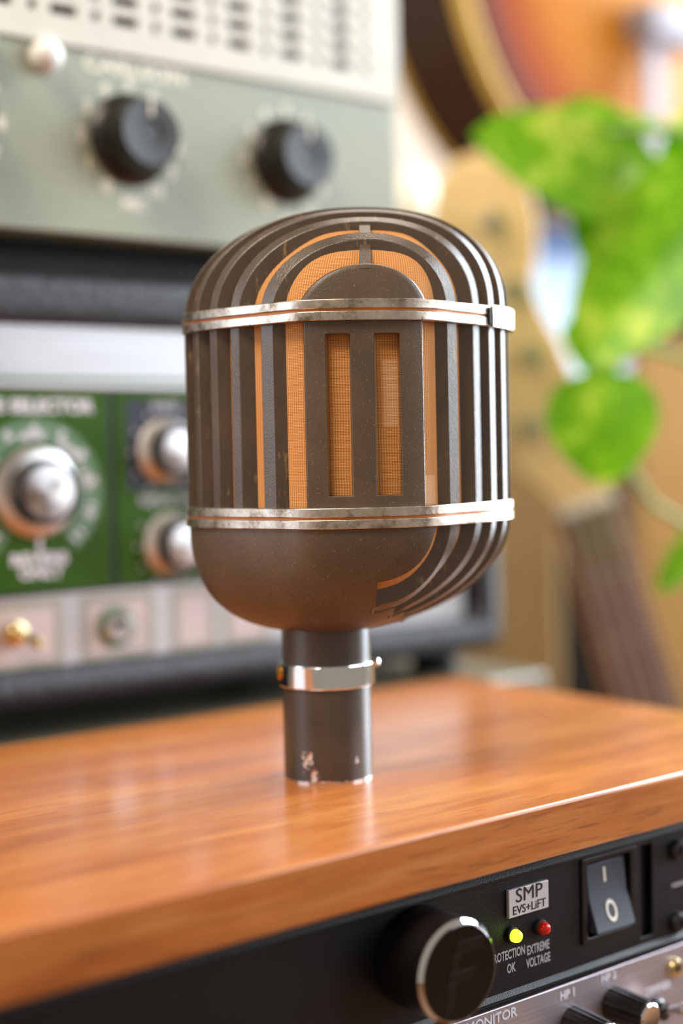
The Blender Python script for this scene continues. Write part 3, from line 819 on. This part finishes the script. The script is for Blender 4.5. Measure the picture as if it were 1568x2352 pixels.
mono_knob(.3140, -.0800); mono_knob(.3490, -.0800); mono_knob(.3695, -.0785)
tg = obj('toggle_switch', lathe([(.0040, 0), (.0040, .0020), (.0030, .0028), (.0030, .0052)], (.3905, TRK, -.0855), 'y', 24), M['black'], mo, sm=30)
sub('toggle_lever', tube(BM(), [(.3905, TRK - .004, -.0855), (.3912, TRK - .009, -.0835), (.3916, TRK - .0125, -.0825), (.3918, TRK - .0140, -.0820)], [.0012, .0016, .0023, .0012], 14), M['chrome'], tg)
screw(mo, .4015, -.0735, TRK, .0036, 'gold')

# ------------------------------------------------------------------ sunburst guitar far behind
def guitar():
    Yg = 1.28; cpt = P(1345, -50, Yg); ang = radians(40)
    e = thing('hollow_body_guitar', cpt, 'sunburst hollow-body guitar with cream binding, high behind the potted vine', 'guitar', rot=(0, radians(1.2), ang))
    # outline: lower bout circle, waist, upper bout
    n = 96; out = []
    for i in range(n):
        a = 2 * pi * i / n; x, z = sin(a), -cos(a)
        r = .212
        zz = z * .212; xx = x * .212
        if z > 0:
            zz = z * .36; k = z
            xx = x * .212 * (1 + .0 * k) if k < .3 else x * .212
            prof = np.interp(zz, [0, .08, .17, .24, .31, .36], [.212, .19, .142, .150, .13, .0])
            xx = math.copysign(prof, x) if abs(x) > 1e-6 else 0
        out.append((xx, zz))
    D = .100
    def L(s, y): return [(x * s, y, z * s) for x, z in out]
    obj('rim', loft([L(.985, D / 2 - .006), L(.985, -D / 2 + .006)]), M['rim'], e, sm=30)
    for y0, y1 in ((-D / 2 - .002, -D / 2 + .014), (D / 2 - .006, D / 2 + .002)):
        obj('binding', loft([L(1.0, y0), L(1.0, y1)]), M['binding'], e, sm=30)
    bm = loft([L(s, y) for s, y in ((.985, -D / 2 - .001), (.975, -D / 2 - .003), (.93, -D / 2 - .0035), (.86, -D / 2 - .005), (.75, -D / 2 - .010), (.5, -D / 2 - .020), (.2, -D / 2 - .026), (.02, -D / 2 - .027))])
    at = obj('top', bm, M['sunburst'], e, sm=50)
    a = at.data.attributes.new('rim', 'FLOAT', 'POINT')
    ss = [.985, .975, .93, .86, .75, .5, .2, .02]
    for i in range(len(at.data.vertices)): a.data[i].value = (1 - ss[i // n]) 
    obj('back', loft([L(.985, D / 2), L(.9, D / 2 + .006), L(.3, D / 2 + .02)]), M['rim'], e, sm=50)
    y = -D / 2 - .027
    br = obj('bridge', Box(-.036, .04, y - .026, y + .004, -.080, -.050), M['bridgegrey'], e, bevel=.004)
    tp = obj('tailpiece', Box(-.028, -.004, y - .014, y - .008, -.180, -.080), M['bridgegrey'], e, bevel=.002)
    sub('tailpiece_hinge', Box(-.025, -.007, y - .014, -.045, -.214, -.180), M['chrome'], tp)
    obj('volume_knob', lathe([(.012, 0), (.012, .012), (.010, .014)], (.14, y + .012, -.06), 'y', 24), M['gold'], e)
    obj('sound_hole', Box(-.075, -.066, -D / 2 - .024, -D / 2 - .020, .05, .13), M['dark'], e)
    return e
guitar()

# ------------------------------------------------------------------ bass with the light headstock
def bass():
    Yb = .95
    base = P(1340, 1155, Yb)
    foot = Vector((.262, Yb + .02, FL))
    e = thing('bass_guitar', (foot.x, foot.y, FL), 'pale maple bass guitar leaning up, its big headstock above the microphone', 'guitar')
    def W(px, py, dy=0):
        p = P(px, py, Yb); return Vector((p.x - foot.x, p.y - foot.y + dy, p.z - FL))
    head = [(1275, 1165), (1228, 1120), (1180, 1080), (1150, 1000), (1120, 880), (1070, 740), (1015, 610), (990, 500), (1000, 420), (1045, 365), (1105, 345), (1170, 368), (1215, 425), (1238, 510), (1236, 590), (1225, 650), (1245, 710), (1290, 790), (1325, 880), (1352, 980), (1385, 1060), (1402, 1140)]
    hd = obj('headstock', loft([[W(x, y, .000) for x, y in head], [W(x, y, .014) for x, y in head]]), M['maple'], e, bevel=.0015, keep=True)
    for (x, y) in ((1132, 512), (1185, 670), (1222, 818), (1222, 985)):
        c = W(x, y)
        tp = obj('tuning_post', lathe([(.0085, 0), (.0085, .0015), (.0045, .002), (.0042, .016), (.0048, .018)], c, 'y', 24), M['nickel'], hd, keep=True)
        k = W(x + 95, y + 15, .006)
    for (x, y) in ((1000, 620), (1040, 760), (1110, 900), (1140, 1030)):
        bm = BM(); tube(bm, [W(x + 40, y, .011), W(x - 25, y, .010)], .0028, 10); lathe([(.006, -.012), (.0105, -.008), (.0105, .004), (.007, .006)], W(x - 25, y, .010), 'z', 20, bm)
        obj('tuning_key', bm, M['chrome'], hd, keep=True)
    a0, a1 = W(1290, 1170), W(1402, 1150)
    ax = (W(1490, 1640) - W(1342, 1160)).normalized(); L = .60
    def strip(x0, x1, dy0, dy1, l0=0, l1=L, gain=.0):
        c0 = W(1342, 1160); 
        s = ax.cross(Vector((0, 1, 0))).normalized()
        if s.x < 0: s = -s
        pts = []
        for l in (l0, l1):
            wv = 1 + .35 * l / L
            pts.append([c0 + ax * l + s * x0 * wv + Vector((0, dy0, 0)), c0 + ax * l + s * x1 * wv + Vector((0, dy0, 0)), c0 + ax * l + s * x1 * wv + Vector((0, dy1, 0)), c0 + ax * l + s * x0 * wv + Vector((0, dy1, 0))])
        return loft(pts)
    nk = obj('neck', strip(-.0205, .0200, .001, .020, -.004), M['mapleedge'], e, bevel=.003, keep=True)
    obj('fretboard', strip(-.0195, .0195, -.006, .001), M['rosewood'], nk, bevel=.0006, keep=True)
    obj('nut', strip(-.0195, .0195, -.009, .002, -.003, .003), M['warmwhite'], nk, keep=True)
    for k, x in enumerate((-.0135, -.0045, .0045, .0135)):
        obj('string', strip(x - .0013, x + .0013, -.0095, -.0080, 0, L), M['string'], nk, keep=True)
    for k in range(1, 13):
        l = .86 * (1 - 2 ** (-k / 12))
        if l < L: obj('fret', strip(-.0192, .0192, -.0066, -.0058, l - .0005, l + .0005), M['string'], nk, keep=True)
    # body, mostly hidden below the cabinet top
    bc = W(1342, 1160) + ax * (L + .10); outl = []
    s = ax.cross(Vector((0, 1, 0))).normalized()
    if s.x < 0: s = -s
    for i in range(60):
        a = 2 * pi * i / 60; r = .15 * (1 + .12 * cos(2 * a) - .05 * cos(3 * a))
        outl.append(bc + ax * (r * cos(a)) + s * (r * sin(a)))
    bm = loft([[p + Vector((0, dy, 0)) for p in outl] for dy in (-.004, .038)])
    lo = min(v.co.z for v in bm.verts)
    obj('body', bm, M['maple'], e, bevel=.006, keep=True)
    e.location.z += -lo
    for c in e.children: c.location.z -= -lo - 0.0
    e.location.z = FL + lo if lo > 0 else FL
    for c in e.children: c.location.z = -(lo if lo > 0 else 0)
bass()

# ------------------------------------------------------------------ boxes and cases on the right
def box_thing(name, x0, x1, y0, y1, z0, z1, mat, label, cat, rz=0, flaps=True):
    cx, cy = (x0 + x1) / 2, (y0 + y1) / 2
    e = thing(name, (cx, cy, z0), label, cat, rot=(0, 0, rz))
    obj('body', Box(x0 - cx, x1 - cx, y0 - cy, y1 - cy, 0, z1 - z0), mat, e, bevel=.004)
    if flaps:
        for a, b in ((x0 - cx + .002, -.001), (.001, x1 - cx - .002)):
            obj('flap', Box(a, b, y0 - cy + .002, y1 - cy - .002, z1 - z0, z1 - z0 + .004), mat, e, bevel=.001)
    return e
a = P(1432, 790, 1.30); b = P(1165, 1060, 1.12); c = P(1305, 1060, 1.12)
box_thing('cardboard_box', .301, .721, 1.265, 1.635, FL, a.z, M['cardboard'], 'tall brown cardboard box at the right edge behind the vine', 'box', rz=radians(-9))
box_thing('cardboard_box', b.x - .1, c.x - .004, 1.14, 1.40, FL, b.z + .005, M['cardboard2'], 'darker brown cardboard box seen between the microphone and the bass', 'box')
d0 = P(1490, 760, 1.35)
tc_ = box_thing('equipment_case', d0.x - .01, d0.x + .26, 1.32, 1.56, a.z + .004, a.z + .055, M['tealcase'], 'dark teal case lying on the tall cardboard box', 'case', flaps=False)
obj('handle', Box(-.04, .04, -.135, -.121, .018, .03), M['blackrub'], tc_, bevel=.003)
k0, k1 = P(1275, 1085, 1.75), P(1450, 1085, 1.75)
bk = box_thing('speaker_cabinet', k0.x, k1.x, 1.75, 2.0, FL, k0.z, M['dark'], 'black speaker cabinet in the dark gap behind the bass neck', 'speaker', flaps=False)
obj('grille', Box(-.06, .06, -.128, -.1245, .05, k0.z - FL - .05), M['blackrub'], bk, bevel=.002)
bz = P(1300, 580, 2.55).z
bd = thing('roller_blind', (wx0 - .02, 2.57, bz), 'blue roller blind half lowered over the bright window at the back', 'blind')
obj('blind_cloth', Box(0, wx1 - wx0 + .04, -.003, .003, .01, wz1 - bz + .05), M['blue'], bd, bevel=.0005)
obj('bottom_bar', lathe([(.006, 0), (.006, .001)], (0, 0, 0)), M['blue'], bd) if False else obj('bottom_bar', Box(0, wx1 - wx0 + .04, -.006, .006, 0, .012), M['blue'], bd, bevel=.002)

# cream globe lamp behind the microphone dome
gl = P(940, 455, 1.05)
glo = thing('globe_lamp', (gl.x, gl.y, DT), 'cream globe lamp peeping out right of the preamp, just above the microphone', 'lamp')
R_ = .020
h0 = gl.z - DT
obj('globe', lathe([(R_ * sin(pi * i / 16) + .0004, h0 - R_ * cos(pi * i / 16) * 1.1) for i in range(17)], n=32), M['globe'], glo, sm=80, keep=True)
obj('stand', lathe([(.040, 0), (.040, .006), (.006, .012), (.005, h0 - R_)], n=24), M['gold'], glo, keep=True)

# ------------------------------------------------------------------ trailing vine
def leaf_bm(base, tip, normal, width, curl=.12, n=14, fold=.18):
    base, tip, normal = Vector(base), Vector(tip), Vector(normal).normalized()
    ax = tip - base; L = ax.length; ax.normalize(); side = ax.cross(normal).normalized(); nn = side.cross(ax)
    bm = BM(); rows = []
    for i in range(n + 1):
        t = i / n
        wv = width * (sin(pi * t ** .66) ** .58) * (1 - .08 * t) if 0 < t < 1 else 0
        back = -.10 * L * (1 - t) ** 6
        row = []
        for j in range(-5, 6):
            k = j / 5
            p = base + ax * (t * L + back * abs(k) * 1.5) + side * (k * wv / 2) + nn * (fold * width * (abs(k) ** 1.3) * .5 * (wv / width) - curl * L * (t - .3) ** 2)
            row.append(bm.verts.new(p))
        rows.append(row)
    for a, b in zip(rows[:-1], rows[1:]):
        for j in range(10): bm.faces.new([a[j], a[j + 1], b[j + 1], b[j]])
    bmesh.ops.remove_doubles(bm, verts=bm.verts[:], dist=.0002)
    r = bmesh.ops.solidify(bm, geom=bm.faces[:], thickness=.0006)
    return bm
Yv = .80
vbase = P(1700, 600, Yv)
vine = thing('trailing_vine', vbase, 'trailing green vine with broad yellow-flecked leaves hanging at the right', 'plant')
vine['org'] = tuple(vbase)
LEAVES = [  # base px, tip px, width px, Y, normal
    ((1470, 440), (1090, 290), 300, .80, (-.15, -.9, .5)),
    ((1300, 262), (1490, 330), 150, .83, (.1, -.8, .6)),
    ((1600, 330), (1330, 235), 110, .84, (.0, -.5, .9)),
    ((1640, 430), (1325, 838), 330, .78, (-.2, -.95, .2)),
    ((1430, 400), (1360, 620), 190, .80, (-.2, -.9, .3)),
    ((1590, 280), (1510, 640), 130, .84, (-.5, -.8, .2)),
    ((1375, 880), (1392, 1115), 262, .76, (-.1, -.95, .3)),
    ((1330, 740), (1400, 880), 130, .80, (.2, -.9, .1)),
    ((1620, 1230), (1510, 1360), 90, .82, (-.1, -.9, .3)),
]
for (b0, t0, wd, Y_, nrm) in LEAVES:
    bp, tp_ = P(*b0, Y_), P(*t0, Y_ - .01)
    obj('leaf', leaf_bm(bp, tp_, nrm, wd * Y_ / 3266), M['leaf'], vine, sm=80)
STEMS = [[(1720, 560), (1560, 520), (1440, 440), (1380, 420)], [(1440, 440), (1480, 620), (1440, 760), (1395, 890)], [(1720, 330), (1600, 320), (1560, 300), (1450, 300), (1330, 300)],
         [(1440, 760), (1480, 800), (1560, 820), (1700, 900)], [(1395, 890), (1450, 1080), (1500, 1160), (1620, 1230)]]
for st in STEMS:
    pts = [P(x, y, Yv + .002 * i) for i, (x, y) in enumerate(st)]
    obj('stem', tube(BM(), pts, .0022, 8), M['stem'], vine)

# strip org helper properties
for o in COL.objects:
    if 'org' in o: del o['org']
